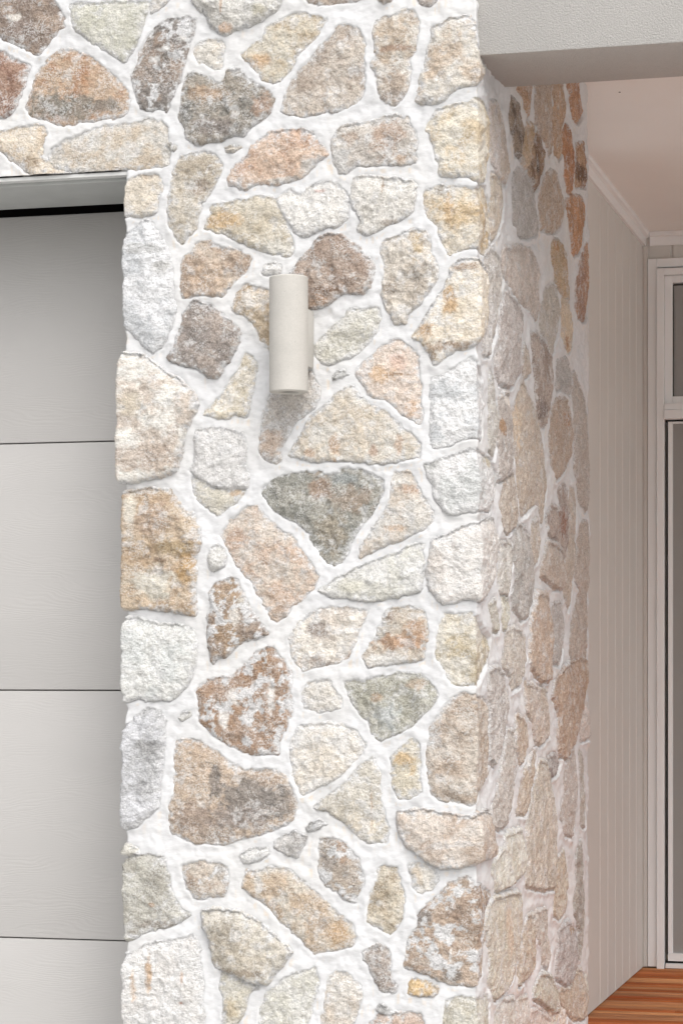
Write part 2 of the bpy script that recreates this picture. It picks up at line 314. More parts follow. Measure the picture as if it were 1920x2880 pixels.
L|290,165 450,165 540,140 740,115 870,130 940,190 990,260 980,330 880,430 770,530 660,570 570,605 510,570 480,480 400,400 330,290|bfbeb2|a6a597|r6 b:620,420,90,110,b4bcbf b:830,200,70,50,b9a48e b:540,290,50,30,a48a6c
L|0,500 150,480 300,490 400,560 460,640 440,710 340,800 250,890 150,940 0,1020 -15,1010 -75,880 -95,740 -85,600 -15,490|dedcd9|cdc5b9|r5
L|540,790 560,900 570,1050 600,1160 630,1250 620,1360 450,1365 350,1250 250,1190 180,1130 60,1110 130,1060 250,960 350,880 430,780 520,740|cfcabf|bdb6a8|b:450,1240,120,90,d8cdba b:505,1080,10,160,b59778
L|640,740 700,660 800,600 850,620 860,740 865,1000 800,1040 700,1050 660,960 650,850|d2c9b4|bfb9ac|b:740,740,80,50,cfae78 b:800,830,30,60,cdb07e b:810,980,50,30,b9b8b4
L|1110,270 1180,255 1270,270 1380,310 1390,500 1385,850 1330,960 1260,1090 1220,1095 1150,1070 980,1050 930,1000 915,850 905,700 930,500 960,450 1050,340|cec3b7|b5a290|b:1080,1020,150,50,aa9886 h13
L|690,1130 850,1120 980,1140 1100,1150 1230,1180 1300,1140 1370,1130 1390,1250 1415,1400 1400,1460 1300,1500 1200,1540 1030,1555 940,1530 860,1470 770,1400 720,1320 695,1230|d3c8be|bda998|h24
K|230,370 300,380 370,440 375,560 360,700 350,850 330,1000 320,1110 230,1180 170,1250 90,1275 60,1220 75,1000 85,800 100,600 110,520 150,450|cdd0d8|a9abaf|r6 b:250,660,100,60,9fa0a2 b:230,960,70,60,a3a4a8 h21
K|470,440 500,405 560,400 560,430 500,465|c8c8c4|b8b8b4|
K|450,610 560,600 640,620 750,700 850,770 950,820 1010,830 1100,810 1180,830 1270,880 1300,960 1335,1060 1325,1180 1250,1240 1100,1300 950,1330 800,1375 600,1370 500,1330 420,1290 400,1200 400,1090 440,1010 440,850 435,720|c9b39c|bda68f|b:1000,1020,250,150,87827e b:740,900,50,110,88807a b:900,1180,280,110,938984 b:560,1180,160,150,a38f80 b:1200,1050,150,120,8f8984 b:1120,890,100,60,b8a28e b:780,1310,170,70,a8988a
K|1250,1310 1330,1280 1410,1320 1380,1400 1350,1475 1260,1450 1170,1400 1180,1350|c9c7c6|a8a5a3|h16
L|20,1260 60,1220 120,1200 180,1230 120,1260 40,1280|c4c3c1|aaa|
M|930,330 1000,290 1110,270 1140,320 1060,370 940,400|d4d5d5|c8c9c9|w.4
M|95,230 170,290 180,325 90,335|d3d1c8|c4c2b8|
M|75,350 170,330 260,320 370,350 400,500 420,600 480,720 560,770 480,820 380,870 250,890 180,930 120,970 85,920 70,800 70,650 65,520|c3c2b9|aaa79d|r6 b:340,840,220,40,a39a90 b:280,690,25,20,b08c68 b:130,900,60,40,a09a90 h18
M|490,400 600,370 780,390 830,430 840,560 800,630 700,645 590,655 540,590 510,510|cbc0b3|a8927e|v.2 b:770,440,40,40,aaa8a6
X|687,2452 741,2445 779,2439 821,2452 863,2490 896,2525 946,2563 984,2601 1001,2636 995,2659 926,2678 881,2684 863,2670 837,2640 779,2586 741,2544 703,2517 680,2498|cbc2b4|c0aa90|b:765,2490,35,40,c4aa8c b:950,2620,28,50,c6a273 b:770,2560,25,30,bfa280 b:905,2600,25,20,b0a090
N|120,210 230,200 320,260 400,350 450,500 440,570 380,640 385,680 300,650 220,600 150,540 100,430 110,350|b8aa9b|9b928a|v.3 b:280,290,70,90,b8977a
N|590,400 700,420 720,550 750,680 730,800 680,880 640,915 560,880 470,830 460,760 480,640 530,520 550,440|d0c7b5|b3a48c|r5
N|770,400 850,390 960,420 1000,500 960,580 860,620 800,580 780,490|dad6cf|cbbda9|w.7 b:840,510,40,70,d2c2ac
N|1150,500 1240,490 1270,560 1330,540 1400,600 1350,750 1335,950 1330,1200 1310,1250 1250,1300 1150,1290 1000,1250 900,1200 740,1165 750,1060 780,920 850,850 830,770 900,700 1000,620 1060,540|c4ad98|a8907c|r5 v.15 b:890,790,60,50,87817d b:1100,1200,70,60,847a71 b:1060,940,90,40,d2c6ba b:1090,1070,12,60,e6e6e6 b:880,1110,110,30,b3a69a h17
N|430,1040 560,985 640,1040 640,1130 630,1220 700,1280 680,1340 600,1345 540,1290 500,1200 440,1110|b5a9a0|9c8e84|
N|790,1250 870,1240 990,1310 970,1360 880,1370 780,1350|cfac72|d4b47e|w.3
M|640,740 740,730 920,740 990,780 1090,840 1180,930 1300,1040 1250,1120 1180,1200 1120,1280 1020,1270 880,1220 750,1160 720,1080 710,960 660,850|cec8bc|bfb6a6|h26 r6 b:830,950,130,170,b3a998 b:950,1200,200,40,a2937f
M|780,1180 880,1225 980,1270 1070,1310 990,1340 940,1500 860,1620 780,1620 800,1430 780,1300|cdc9bc|c0baaa|b:850,1450,60,70,c4b494
M|70,1085 200,1010 290,970 460,950 590,910 620,1000 640,1200 650,1400 660,1750 80,1750 90,1500 85,1300 70,1200|dbdcde|cbc9c8|r5 b:262,1190,26,130,c8a071 b:150,1300,16,100,cfae8a b:505,1220,12,60,ccb09c b:500,1415,14,14,a8765c h18
M|1120,1330 1250,1230 1480,1150 1500,1280 1460,1400 1420,1560 1400,1750 1020,1750 1070,1450|d2d2ce|c4c3b9|w.3
N|180,1250 240,1180 300,1190 420,1290 425,1400 380,1540 340,1750 110,1750 140,1500|d8d3cc|c4b8aa|
N|480,1568 560,1500 700,1490 780,1470 870,1500 950,1750 470,1750|cdb5a6|bfa796|v.4
N|540,1470 560,1435 600,1440 640,1490 600,1505|8f9296|a8a8a8|
N|1040,1400 1130,1370 1280,1390 1390,1350 1390,1750 1020,1750|d2d0c6|b8b2a1|h10
"""
SIDE = """
P|250,290 330,280 400,500 440,800 460,1000 420,1180 330,1050 260,900 250,600|b5aaa4|a89888|w.5
P|460,230 490,240 560,340 590,470 620,600 600,700 570,870 510,820 480,600 440,520 450,330|978470|6a5a4c|h18
P|640,520 740,540 700,700 690,900 640,990 590,920 600,720|b59c80|a58a68|w.4
P|770,610 820,750 850,850 830,1000 780,1150 740,1240 700,1150 665,1020 700,880 700,740|a08468|7c6048|b:745,950,15,110,4c3828
P|540,100 700,90 690,300 660,420 620,330 600,200|b4906f|a58262|
P|750,60 910,60 920,500 930,700 900,850 850,700 780,550 730,440|a89686|a08a74|w.5
P|940,60 1040,60 1070,250 1060,400 1040,550 1030,800 1000,900 950,800 930,500|ac8e70|a58668|w.3
P|1080,50 1220,50 1250,250 1250,400 1210,490 1150,430 1110,270 1140,180|b48660|9c7050|
P|1070,510 1130,600 1160,750 1170,1000 1160,1240 1090,1240 1060,1000 1040,850 1050,650|b47e50|986844|
P|1190,750 1290,730 1310,900 1300,1190 1180,1170 1185,950|ac8660|8c6444|b:1240,1050,70,130,5a3c2a
P|1080,1380 1150,1310 1270,1340 1300,1500 1270,1700 1230,1900 1170,1950 1130,1700 1100,1500|b88456|9c7048|b:1145,1600,10,110,503424
P|880,1050 980,1060 1020,1250 1070,1400 1040,1600 940,1700 800,1640 790,1300 830,1150|aa947f|a08b76|w.5
P|540,1010 620,1060 700,1160 740,1260 770,1500 780,1700 640,1750 560,1740 500,1600 490,1350 500,1150|a8a29e|98928c|w.4
P|260,1080 330,1100 380,1250 400,1430 350,1650 260,1800 240,1500|b5a694|a39582|
P|930,1790 1010,1810 1080,1990 1100,2240 1110,2450 1050,2400 960,2240 930,2000|ac9576|a58866|w.4 b:960,1850,30,60,b07e48
Q|1310,-200 1330,-100 1325,200 1320,400 1300,560 1270,640 1200,590 1190,300 1240,0|ad8464|94705a|
Q|180,-60 260,-150 350,-30 375,100 370,300 320,600 290,800 240,1000 170,1000 160,700 160,400 190,200|b3aca6|a0988f|
Q|400,-150 480,-140 560,-170 700,-120 790,100 780,300 800,480 750,660 680,500 560,400 470,250 390,150 370,0|b5a89e|a09388|
Q|420,320 500,420 600,580 600,700 560,900 590,1150 520,1280 460,1370 340,1320 290,1150 320,950 350,700 380,450|aca29c|968c86|h16
Q|880,260 980,280 1010,500 980,800 940,1000 870,850 790,700 820,500|aba398|9c9488|w.5
Q|1030,380 1100,450 1160,700 1150,900 1120,980 1040,850 1020,600|baa890|b09c80|w.4 b:1090,870,25,90,a06c38
Q|690,800 780,800 850,920 920,1100 930,1350 900,1600 840,1790 790,1750 760,1550 750,1300 720,1100 690,950|a6968a|8c7c70|h18 b:810,1600,50,130,6e5c52 b:850,1100,40,200,8c7a6e
Q|980,1100 1100,1070 1140,1250 1130,1450 1060,1390 960,1380|a29c96|8f8a85|
Q|630,890 660,1000 680,1200 620,1270 600,1100|a89a8c|9c8c7c|
Q|1170,1200 1220,1350 1290,1550 1300,1750 1310,2000 1330,2300 1320,2600 1300,2740 1220,2600 1180,2300 1160,1900 1150,1500|a79c92|9c8f84|w.3
Q|390,1430 440,1450 470,1600 480,1900 480,2100 490,2200 450,2350 330,2400 330,2150 310,1900 330,1650 350,1500|a59a91|958a82|h16 b:350,1800,40,80,9a7040 b:400,1500,40,60,c8bcb0
Q|610,1320 650,1420 740,1600 800,1800 850,2150 880,2400 850,2700 820,2880 780,2700 760,2620 590,2800 555,2600 540,2300 490,2000 480,1700 560,1450|ad9d8c|a0907f|b:540,1800,60,250,b8a082
Q|970,1520 1080,1520 1130,1680 1150,1900 1130,2080 1060,2280 960,2400 930,2250 900,2000 910,1750|a89482|9a8674|h16 b:1070,1750,30,120,a07a5a
Q|240,1200 280,1300 330,1700 310,1900 280,2150 220,2050 230,1500|aba59c|a09a90|
R|380,430 440,280 510,300 530,500 540,750 510,880 430,950 380,870 350,650|ab9d8e|9c8e80|h16
R|340,1060 480,1060 490,1250 460,1500 430,1640 350,1600 345,1300|b3ada5|a09a90|w.4
R|540,850 640,900 690,1050 720,1300 720,1500 710,1700 650,1870 560,1880 500,1750 480,1620 530,1530 510,1300 500,1100|a59d95|8f8a84|h16
R|700,850 770,800 790,1000 780,1200 730,1290 700,1100|b0a295|a09282|
R|870,1050 960,1080 1030,1150 1050,1350 1050,1540 960,1540 870,1470 800,1400 830,1200|a89788|9c8a7a|h18
R|930,650 1000,700 1000,480 1060,400 1100,500 1100,800 1090,1000 1080,1200 1030,1190 980,1000 870,950 870,800|a39286|8f7e74|b:1035,850,35,180,8a5a40
R|1120,450 1180,500 1190,800 1180,1000 1190,1150 1160,1400 1110,1800 1050,1600 1070,1300 1110,1100 1130,900|ad9f91|a09080|w.3
R|1230,850 1320,830 1330,1200 1300,1600 1300,1900 1310,2150 1290,2350 1110,2300 1150,1900 1220,1560 1180,1450 1200,1150|a8998c|98897c|w.3
R|760,1620 860,1640 900,1850 910,2200 900,2560 800,2580 740,2500 680,2400 690,2000 720,1850|ad9682|a08a76|h18
R|930,1750 1040,1700 1060,1900 1040,2150 1000,2400 930,2350 930,2000|a59d97|948c86|
R|240,1750 300,1690 330,1850 350,2000 290,2020 260,1900|aca598|9c9484|
R|370,1650 440,1680 460,1850 420,2000 390,2010 370,1850|bab5a5|a59e88|
R|420,2030 520,2000 620,2100 640,2300 600,2500 560,2600 480,2680 450,2500 380,2400 400,2200|b0a69a|a0968a|h16
T|230,440 320,390 380,480 420,650 435,850 400,1050 340,1300 280,1450 240,1400 245,900 210,620|aca49d|988f88|h16
T|630,560 720,600 860,650 890,850 900,1100 860,1160 800,1240 740,1200 690,950 640,850|b0a296|a09080|
T|1110,350 1240,280 1310,340 1310,550 1270,750 1210,1050 1150,1250 1080,1400 1000,1350 970,1150 980,900 920,650 1010,450|aa917b|9a806a|h18
T|530,930 600,950 650,1050 660,1250 620,1400 570,1450 530,1250|ab9a87|a08c78|
T|1290,700 1330,900 1340,1150 1240,1190 1230,1050|b8ada5|a89c92|w.4
T|440,1080 500,1100 520,1450 500,1700 470,1950 400,2150 260,2150 260,2000 300,1800 370,1500 420,1250|aea59c|9c938a|
T|750,1290 740,1500 700,1700 640,2000 540,2000 560,1750 640,1550 700,1380|ac9c89|a08e7a|
T|780,1430 850,1430 900,1600 940,1850 970,2100 970,2500 955,2810 840,2830 630,2800 650,2450 650,2100 720,1750|b2a798|9c9080|h18 s3
T|870,1400 960,1350 1010,1450 980,1550 910,1600 870,1500|9e948e|847a74|
T|1170,1300 1200,1600 1190,1900 1170,2100 1150,2260 1050,2200 1010,2020 1070,1800 1050,1600 1100,1400|aca29a|a0948a|
T|1230,1300 1280,1450 1270,1600 1300,1850 1290,2150 1230,2100 1240,1700|a69f95|9a9288|
U|410,80 570,30 630,200 640,400 560,530 440,640 290,690 260,500 330,300 400,250|b9b4a8|aaa494|h18
U|1060,250 1090,600 1070,900 1000,1000 940,950 960,650 980,350|aea08c|a3927c|
U|1240,150 1265,400 1260,800 1260,1100 1260,1350 1210,1450 1210,1100 1150,900 1190,600 1190,300|9c9489|8a8278|
U|410,750 580,720 580,1100 540,1400 480,1650 400,1800 280,1900 240,1700 240,1350 180,1050 260,800|b0a696|a39884|h16 s3 b:430,1100,30,300,b59c82
U|640,980 720,960 720,1200 720,1500 640,1650 540,1730 540,1600 570,1350|a99a88|9c8a74|h16
U|740,950 870,900 880,1200 910,1350 900,1560 830,1500 810,1300 730,1150|b0a79d|a0968a|
U|990,1150 1110,1050 1190,1150 1210,1400 1170,1650 1080,1750 970,1650 980,1400|a49c98|948c88|h16 b:1150,1100,40,60,9a7c5a
U|780,1620 900,1640 970,1800 990,2000 960,2050 800,1920 710,1880 740,1750|aba496|9e9684|h18 s3
U|1180,1620 1240,1560 1330,1850 1290,2100 1150,2100 1020,1950 1000,1800 1120,1780|af9f8d|a3907a|h16
U|380,1900 510,1900 530,2300 300,2300 300,2050|b3ada4|a59e92|
U|540,1890 680,1880 690,2300 520,2300|b5ada4|a89e90|
U|700,2000 900,2100 950,2300 700,2300|baaca2|ac9c90|w.4
"""
# ------------------------------------------------------------------ the stone wall
def chaikin(P, it=1):
    for _ in range(it):
        Q = np.roll(P, -1, 0); P = np.stack([P * 0.90 + Q * 0.10, P * 0.10 + Q * 0.90], 1).reshape(-1, 2)
    return P
def sdf(P, x, y):
    """signed distance (+ inside) and the offset from the nearest outline point"""
    best = np.full(x.shape, 1e9); bx = np.zeros(x.shape); by = np.zeros(x.shape); ins = np.zeros(x.shape, dtype=bool)
    n = len(P)
    for i in range(n):
        ax, ay = P[i]; cx, cy = P[(i + 1) % n]; ex, ey = cx - ax, cy - ay
        t = np.clip(((x - ax) * ex + (y - ay) * ey) / (ex * ex + ey * ey + 1e-12), 0, 1)
        dx = x - ax - t * ex; dy = y - ay - t * ey; d = dx * dx + dy * dy
        m = d < best; best = np.where(m, d, best); bx = np.where(m, dx, bx); by = np.where(m, dy, by)
        if ay != cy:
            c = ((ay > y) != (cy > y)) & (x < ex * (y - ay) / (cy - ay) + ax); ins ^= c
    d = np.sqrt(best)
    return np.where(ins, d, -d), bx, by

_sp = 0.003
_fl = np.concatenate([XL - np.arange(int((XL - XFAR) / _sp), 0, -1) * _sp, np.linspace(XL, 0, int(round(-XL / _sp)) + 1)])
UG = np.concatenate([_fl, np.arange(1, int(Y_END / 0.0045) + 4) * 0.0045])
ZG = np.concatenate([ZL - np.arange(int(ZL / _sp), 0, -1) * _sp, ZL + np.arange(0, int((ZTOP - ZL) / _sp) + 1) * _sp])
JZL = int(np.argmin(abs(ZG - ZL))); IXL = int(np.argmin(abs(UG - XL)))
ULEFT = XL - 0.20                                   # how far the pier's left reveal runs back to the door

def wpos(u, z, h):
    m = 1 - sstep(ZL - 0.03, ZL - 0.001, z)
    tR = np.clip((u + E_) / E_, 0, 1); tL = np.clip((XL + E_ - u) / E_, 0, 1) * m
    X = np.where(u <= 0, u + h * (tR - tL), h); Y = np.where(u <= 0, -h, u - h * np.clip((E_ - u) / E_, 0, 1))
    lf = (u < XL) & (z < ZL - 1e-6)
    X = np.where(lf, XL - h, X); Y = np.where(lf, (XL - u) - h * np.clip((u - (XL - E_)) / E_, 0, 1), Y)
    return np.stack([X, Y, z], -1)

def grid_mesh(i0, i1, j0, j1, h, col, keep):
    u = UG[i0:i1]; z = ZG[j0:j1]; U_, Z_ = np.meshgrid(u, z, indexing='ij')
    V = wpos(U_, Z_, h).reshape(-1, 3); ni, nj = U_.shape
    idx = np.arange(ni * nj).reshape(ni, nj)
    Q = np.stack([idx[:-1, :-1], idx[1:, :-1], idx[1:, 1:], idx[:-1, 1:]], -1).reshape(-1, 4)
    k = keep[:-1, :-1] & keep[1:, :-1] & keep[1:, 1:] & keep[:-1, 1:]
    Q = Q[k.ravel()]
    used = np.zeros(len(V), dtype=bool); used[Q.ravel()] = True
    re = np.cumsum(used) - 1
    return V[used], re[Q], col.reshape(-1, 3)[used]

HAZE = np.array([0.67, 0.67, 0.675])
FRONT_GAIN, SIDE_GAIN = 0.88, 1.46  # side stone colours hold shade; this gain lifts them, upper ones stay darker
def parse(txt, side):
    out = []
    for ln in txt.strip().split('\n'):
        f = ln.split('|'); x0, y0, s = TILES[f[0]]
        px = [(x0 + float(a.split(',')[0]) / s, y0 + float(a.split(',')[1]) / s) for a in f[1].split()]
        if not side and min(p[0] for p in px) < 372 and min(p[1] for p in px) > 478:
            px = [(x - 26 if x < 374 else x, y) for x, y in px]      # runs round on to the reveal
        P = np.array([to_uz(*p) for p in px])
        o = dict(h=12, w=0.42, v=0.0, r=4.6, s=0, b=[])
        for t in f[4].split() if len(f) > 4 else []:
            if t.startswith('b:'):
                q = t[2:].split(','); o['b'].append((x0 + float(q[0]) / s, y0 + float(q[1]) / s, float(q[2]) / s, float(q[3]) / s, q[4]))
            else: o[t[0]] = float(t[1:])
        fix = lambda c: c if len(c) == 6 else ''.join(k * 2 for k in c)
        A = np.array(px); B = np.roll(A, -1, 0)
        area = abs((A[:, 0] * B[:, 1] - B[:, 0] * A[:, 1]).sum()) / 2
        out.append(dict(P=P, px=px, c1=fix(f[2]), c2=fix(f[3]), o=o, side=side, area=area))
    return out
ALL = parse(STONES, False) + parse(SIDE, True)

# stones the photograph does not show: further down, up and to the left on the same wall
rr = random.Random(4)
zb, zt = float(on_y(700, 2925)[2]), float(on_y(700, -60)[2])
def blob_poly(cu, cz, ru, rz):
    n = rr.randint(6, 8); a0 = rr.random() * 6
    return np.array([(cu + ru * rr.uniform(.8, 1.12) * math.cos(a0 + 6.283 * k / n), cz + rz * rr.uniform(.8, 1.12) * math.sin(a0 + 6.283 * k / n)) for k in range(n)])
cand = []
for zi in np.arange(0.06, zb - 0.03, 0.135):
    for ui in np.arange(XL + 0.02, Y_END - 0.03, 0.165): cand.append((ui + rr.uniform(-.03, .03), zi + rr.uniform(-.02, .02)))
for zi in np.arange(zt + 0.09, ZTOP - 0.03, 0.135):
    for ui in np.arange(XL - 0.3, -0.02, 0.165): cand.append((ui + rr.uniform(-.03, .03), zi))
for zi in np.arange(ZL + 0.08, ZTOP - 0.03, 0.135):
    for ui in np.arange(XFAR + 0.05, float(on_y(-75, 200)[0]) - 0.02, 0.165): cand.append((ui + rr.uniform(-.03, .03), zi))
for cu, cz in cand:
    ALL.append(dict(P=blob_poly(cu, cz, rr.uniform(.062, .078), rr.uniform(.05, .062)), px=None, c1=rr.choice(['cdbfae', 'd5d3cf', 'b8a592', 'c9b79e', 'a59a90']),
                    c2=rr.choice(['b5a590', 'c2bdb5', 'a08c7a']), o=dict(h=12, w=0.42, v=0, r=4.6, s=0, b=[]), side=cu > 0, area=-1))

nu, nz = len(UG), len(ZG)
UU, ZZ = np.meshgrid(UG, ZG, indexing='ij')
warp_u = 0.0027 * fbm(UU, ZZ, 0.020, 3, 11) + 0.0018 * fbm(UU, ZZ, 0.007, 2, 12)
warp_z = 0.0027 * fbm(UU, ZZ, 0.020, 3, 13) + 0.0018 * fbm(UU, ZZ, 0.007, 2, 14)
SDM = np.full((nu, nz), -0.05); DZ = np.zeros((nu, nz))
F_BIG = fbm(UU, ZZ, 0.055, 3, 21); F_MID = fbm(UU, ZZ, 0.022, 4, 22, 0.55); F_FINE = fbm(UU, ZZ, 0.008, 2, 23)
F_RID = fbm(UU * 1.2, ZZ, 0.030, 4, 24, 0.55)
C_BIG = fbm(UU, ZZ, 0.045, 4, 31, 0.6); C_FINE = fbm(UU, ZZ, 0.0085, 3, 32, 0.65); C_VEIN = fbm(UU, ZZ, 0.028, 5, 33, 0.62)
STR = fbm(UU * 2.6, ZZ * 0.35, 0.02, 4, 41, 0.6); STR1 = fbm((UU + ZZ * 1.3) * 0.35, (ZZ - UU * 0.6) * 2.0, 0.03, 4, 42, 0.6)
W1 = fbm(UU, ZZ, 0.018, 4, 51, 0.6); W2 = fbm(UU, ZZ, 0.018, 4, 52, 0.6)

stone_wall = empty('stone_wall', (0, 0, 0))
tag(stone_wall, 'wall of irregular beige and grey stones in white mortar beside the garage door', 'stone wall')
order = sorted(range(len(ALL)), key=lambda k: -ALL[k]['area']); big = set(order[:100])
smallV, smallQ, smallC, soff = [], [], [], 0
for k, st in enumerate(ALL):
    P = chaikin(st['P']); o = st['o']; rs = np.random.RandomState(k + 3)
    m = 0.03
    i0 = max(0, int(np.searchsorted(UG, P[:, 0].min() - m)) - 1); i1 = min(nu, int(np.searchsorted(UG, P[:, 0].max() + m)) + 1)
    j0 = max(0, int(np.searchsorted(ZG, P[:, 1].min() - m)) - 1); j1 = min(nz, int(np.searchsorted(ZG, P[:, 1].max() + m)) + 1)
    if i1 - i0 < 3 or j1 - j0 < 3: continue
    sl = (slice(i0, i1), slice(j0, j1)); u = UU[sl]; z = ZZ[sl]
    d, gx, gy = sdf(P, u + warp_u[sl], z + warp_z[sl]); d = d + (0.0175 if st['side'] else 0.0080)
    upper = P[:, 1].mean() > ZL
    ok = ~((u < XL - 1e-6) & (z < ZL - 1e-6)) if upper else ~((u < XL - 1e-6) & (z >= ZL - 1e-6))
    if upper: d = np.where(ok, d, -0.05)
    else: d = np.where(ok, d, -0.05)
    cur = SDM[sl]; mm = d > cur; nrm = np.sqrt(gx * gx + gy * gy) + 1e-9
    DZ[sl] = np.where(mm, np.where(d > 0, -gy, gy) / nrm, DZ[sl]); SDM[sl] = np.where(mm, d, cur)
    # --- relief of this stone
    H = o['h'] / 1000 + rs.uniform(-.002, .004); r = o['r'] / 1000
    cu, cz = P.mean(0); su = (P[:, 0].max() - P[:, 0].min()) / 2; sz = (P[:, 1].max() - P[:, 1].min()) / 2
    x = (u - cu) / su; y = (z - cz) / sz
    fac = np.full(u.shape, 9.0)
    for q in range(4):
        a = rs.uniform(0, 6.28); sl_ = rs.uniform(.15, .75); fac = np.minimum(fac, 0.35 + sl_ * (-(x * math.cos(a) + y * math.sin(a))) + rs.uniform(.0, .5))
    fac = np.clip(fac, -1, 0.8)
    rel = r * (0.8 * fac + 0.8 * F_BIG[sl] + 0.45 * F_MID[sl] + 0.95 * (.4 - np.abs(F_RID[sl]))) + 0.0009 * F_FINE[sl]
    if o['s'] in (2, 3): rel = rel * .7 + 0.0022 * STR[sl]
    elif o['s'] == 1: rel = rel * .8 + 0.0016 * STR1[sl]
    else: rel = rel - r * .5 * np.abs(fbm(u + k, z, 0.05, 3, 61 + k % 7))
    rnd = (0.008 if not st['side'] else 0.011) + 0.009 * np.clip(DZ[sl], 0, 1)
    if st['side']: H = H * .8; rel = rel * .85
    elif 0 < st['area'] < 4500: H = H + .002
    else: H = H - .0032; rel = rel * (.45 + .55 * sstep(XL - .005, XL + .035, u))
    pr = 1 - np.exp(-np.clip(d, 0, 1) / rnd)
    low = np.clip(DZ[sl] * -1, 0, 1)                       # undersides are cut back more sharply
    pr = np.where(d > 0, np.maximum(pr, low * (1 - np.exp(-np.clip(d, 0, 1) / 0.006))), 0)
    h = np.where(d > 0, -0.002 + (H + 0.002) * pr + rel * np.clip(pr * 1.15 - .15, 0, 1), -0.002 + d * 1.3)
    # --- colour of this stone
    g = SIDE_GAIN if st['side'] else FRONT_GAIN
    a, b = srgb(st['c1']), srgb(st['c2'])
    t = sstep(-.45, .55, C_BIG[sl] + 0.35 * C_FINE[sl])[..., None]
    col = a * (1 - t) + b * t
    for bx, by, rx, ry, bc in o['b']:
        c0 = np.array(to_uz(bx, by)); e1 = np.array(to_uz(bx + rx, by)); e2 = np.array(to_uz(bx, by + ry))
        R1 = max(abs(e1[0] - c0[0]), 1e-4); R2 = max(abs(e2[1] - c0[1]), 1e-4)
        wp = min(0.35, 0.008 / min(R1, R2) + .12)
        rad = np.sqrt(((u - c0[0]) / R1 + wp * W1[sl]) ** 2 + ((z - c0[1]) / R2 + wp * W2[sl]) ** 2)
        f = (1 - sstep(0.55, 1.2, rad + .22 * C_FINE[sl] + .2 * C_VEIN[sl]))[..., None] * 0.80
        col = col * (1 - f) + srgb(bc) * f
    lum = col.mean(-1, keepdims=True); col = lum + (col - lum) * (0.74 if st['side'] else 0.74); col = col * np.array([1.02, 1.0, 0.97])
    lm = col.mean(-1, keepdims=True); col = col * (np.array([.965, 1.0, 1.045]) if st['side'] else 1.0); col = np.clip(col * g * (0.92 + 0.27 * np.clip(lm / .62, 0, 1)), 0.02, 0.86)  # side stones tinted cooler to offset warm bounce from the deck
    col = col * (1 + 0.11 * C_FINE[sl] + 0.09 * C_BIG[sl])[..., None]
    if o['s'] == 3: col = col * (1 + 0.10 * STR[sl])[..., None]
    if o['v'] > 0:
        f = sstep(.30 - .42 * o['v'], .42 - .42 * o['v'], np.abs(C_VEIN[sl]) * .0 + C_VEIN[sl] + .18 * C_FINE[sl])[..., None] * .85
        col = col * (1 - f) + HAZE * .93 * f
    wl = o['w'] * (1.2 if st['side'] else 1)
    hz = (1 - sstep(-.001, 0.010 + 0.016 * (wl + .25), d - 0.0105 * C_FINE[sl] - 0.009 * C_VEIN[sl] * (wl + .5))) * (.86 + .25 * C_FINE[sl])
    hz = np.maximum(hz, sstep(.55 - .4 * wl, .8 - .35 * wl, C_VEIN[sl] + .4 * C_FINE[sl]) * .6 * min(1, .4 + wl))
    hz = np.clip(hz, 0, 1)[..., None]
    col = np.clip(col * (1 - hz) + HAZE * .95 * hz, 0.02, 0.9)
    V, Q, C = grid_mesh(i0, i1, j0, j1, h, col, (d > -0.009) & ok)
    if len(Q) == 0: continue
    if k in big: mesh_np('stone', V, Q, M_STONE, stone_wall, {'col': C})
    else:
        smallV.append(V); smallQ.append(Q + soff); smallC.append(C); soff += len(V)
if smallV:
    q = mesh_np('small_stones', np.concatenate(smallV), np.concatenate(smallQ), M_STONE, stone_wall, {'col': np.concatenate(smallC)})
    q['kind'] = 'stuff'; q['label'] = 'smaller stones bedded between the large ones'

dout = np.clip(-SDM, 0, .05); din = np.clip(SDM, 0, .05)
mh = 0.0040 + (0.0026 + 0.0016 * (UU > 0))  * fbm(UU, ZZ, 0.07, 3, 71) + 0.0016 * fbm(UU, ZZ, 0.018, 3, 72) + 0.0010 * fbm(UU + ZZ, ZZ - UU, 0.035, 2, 73)
edge = 0.0022 + 0.0034 * DZ + 0.0010 * (UU > 0) + 0.0012 * fbm(UU, ZZ, 0.03, 2, 74)
def blur(a, r):
    for ax in (0, 1):
        for _ in range(2):
            p_ = np.pad(a, [(r, r) if k == ax else (0, 0) for k in (0, 1)], mode='edge')
            a = sum(np.take(p_, range(i, i + a.shape[ax]), axis=ax) for i in range(2 * r + 1)) / (2 * r + 1)
    return a
mh = mh + blur(edge * np.exp(-dout / 0.014), 2) - np.clip(din - .0055, 0, 1) * 1.6
mh = np.maximum(mh, -0.02)
mh = np.where(UU > Y_END - .012, mh - (UU - Y_END + .012) * 1.5, mh)
strk = sstep(.62, .85, vnoise(UU / 0.005, ZZ / 0.5, 81)) * sstep(.35, .7, vnoise(UU / 0.06, ZZ / 0.08, 82)) * np.exp(-dout / 0.035) * (DZ < -.2) * (dout > 0)
mc = np.ones((nu, nz, 3)) * np.array([0.61, 0.613, 0.62])
warm = sstep(-.1, .9, fbm(UU, ZZ, 0.16, 2, 83))[..., None] * .35
mc = mc * (1 - warm) + np.array([0.605, 0.594, 0.572]) * warm
mc = mc * (1 - .5 * strk[..., None]) + np.array([0.66, 0.54, 0.40]) * .5 * strk[..., None]
keep = SDM < 0.020
pieces = []
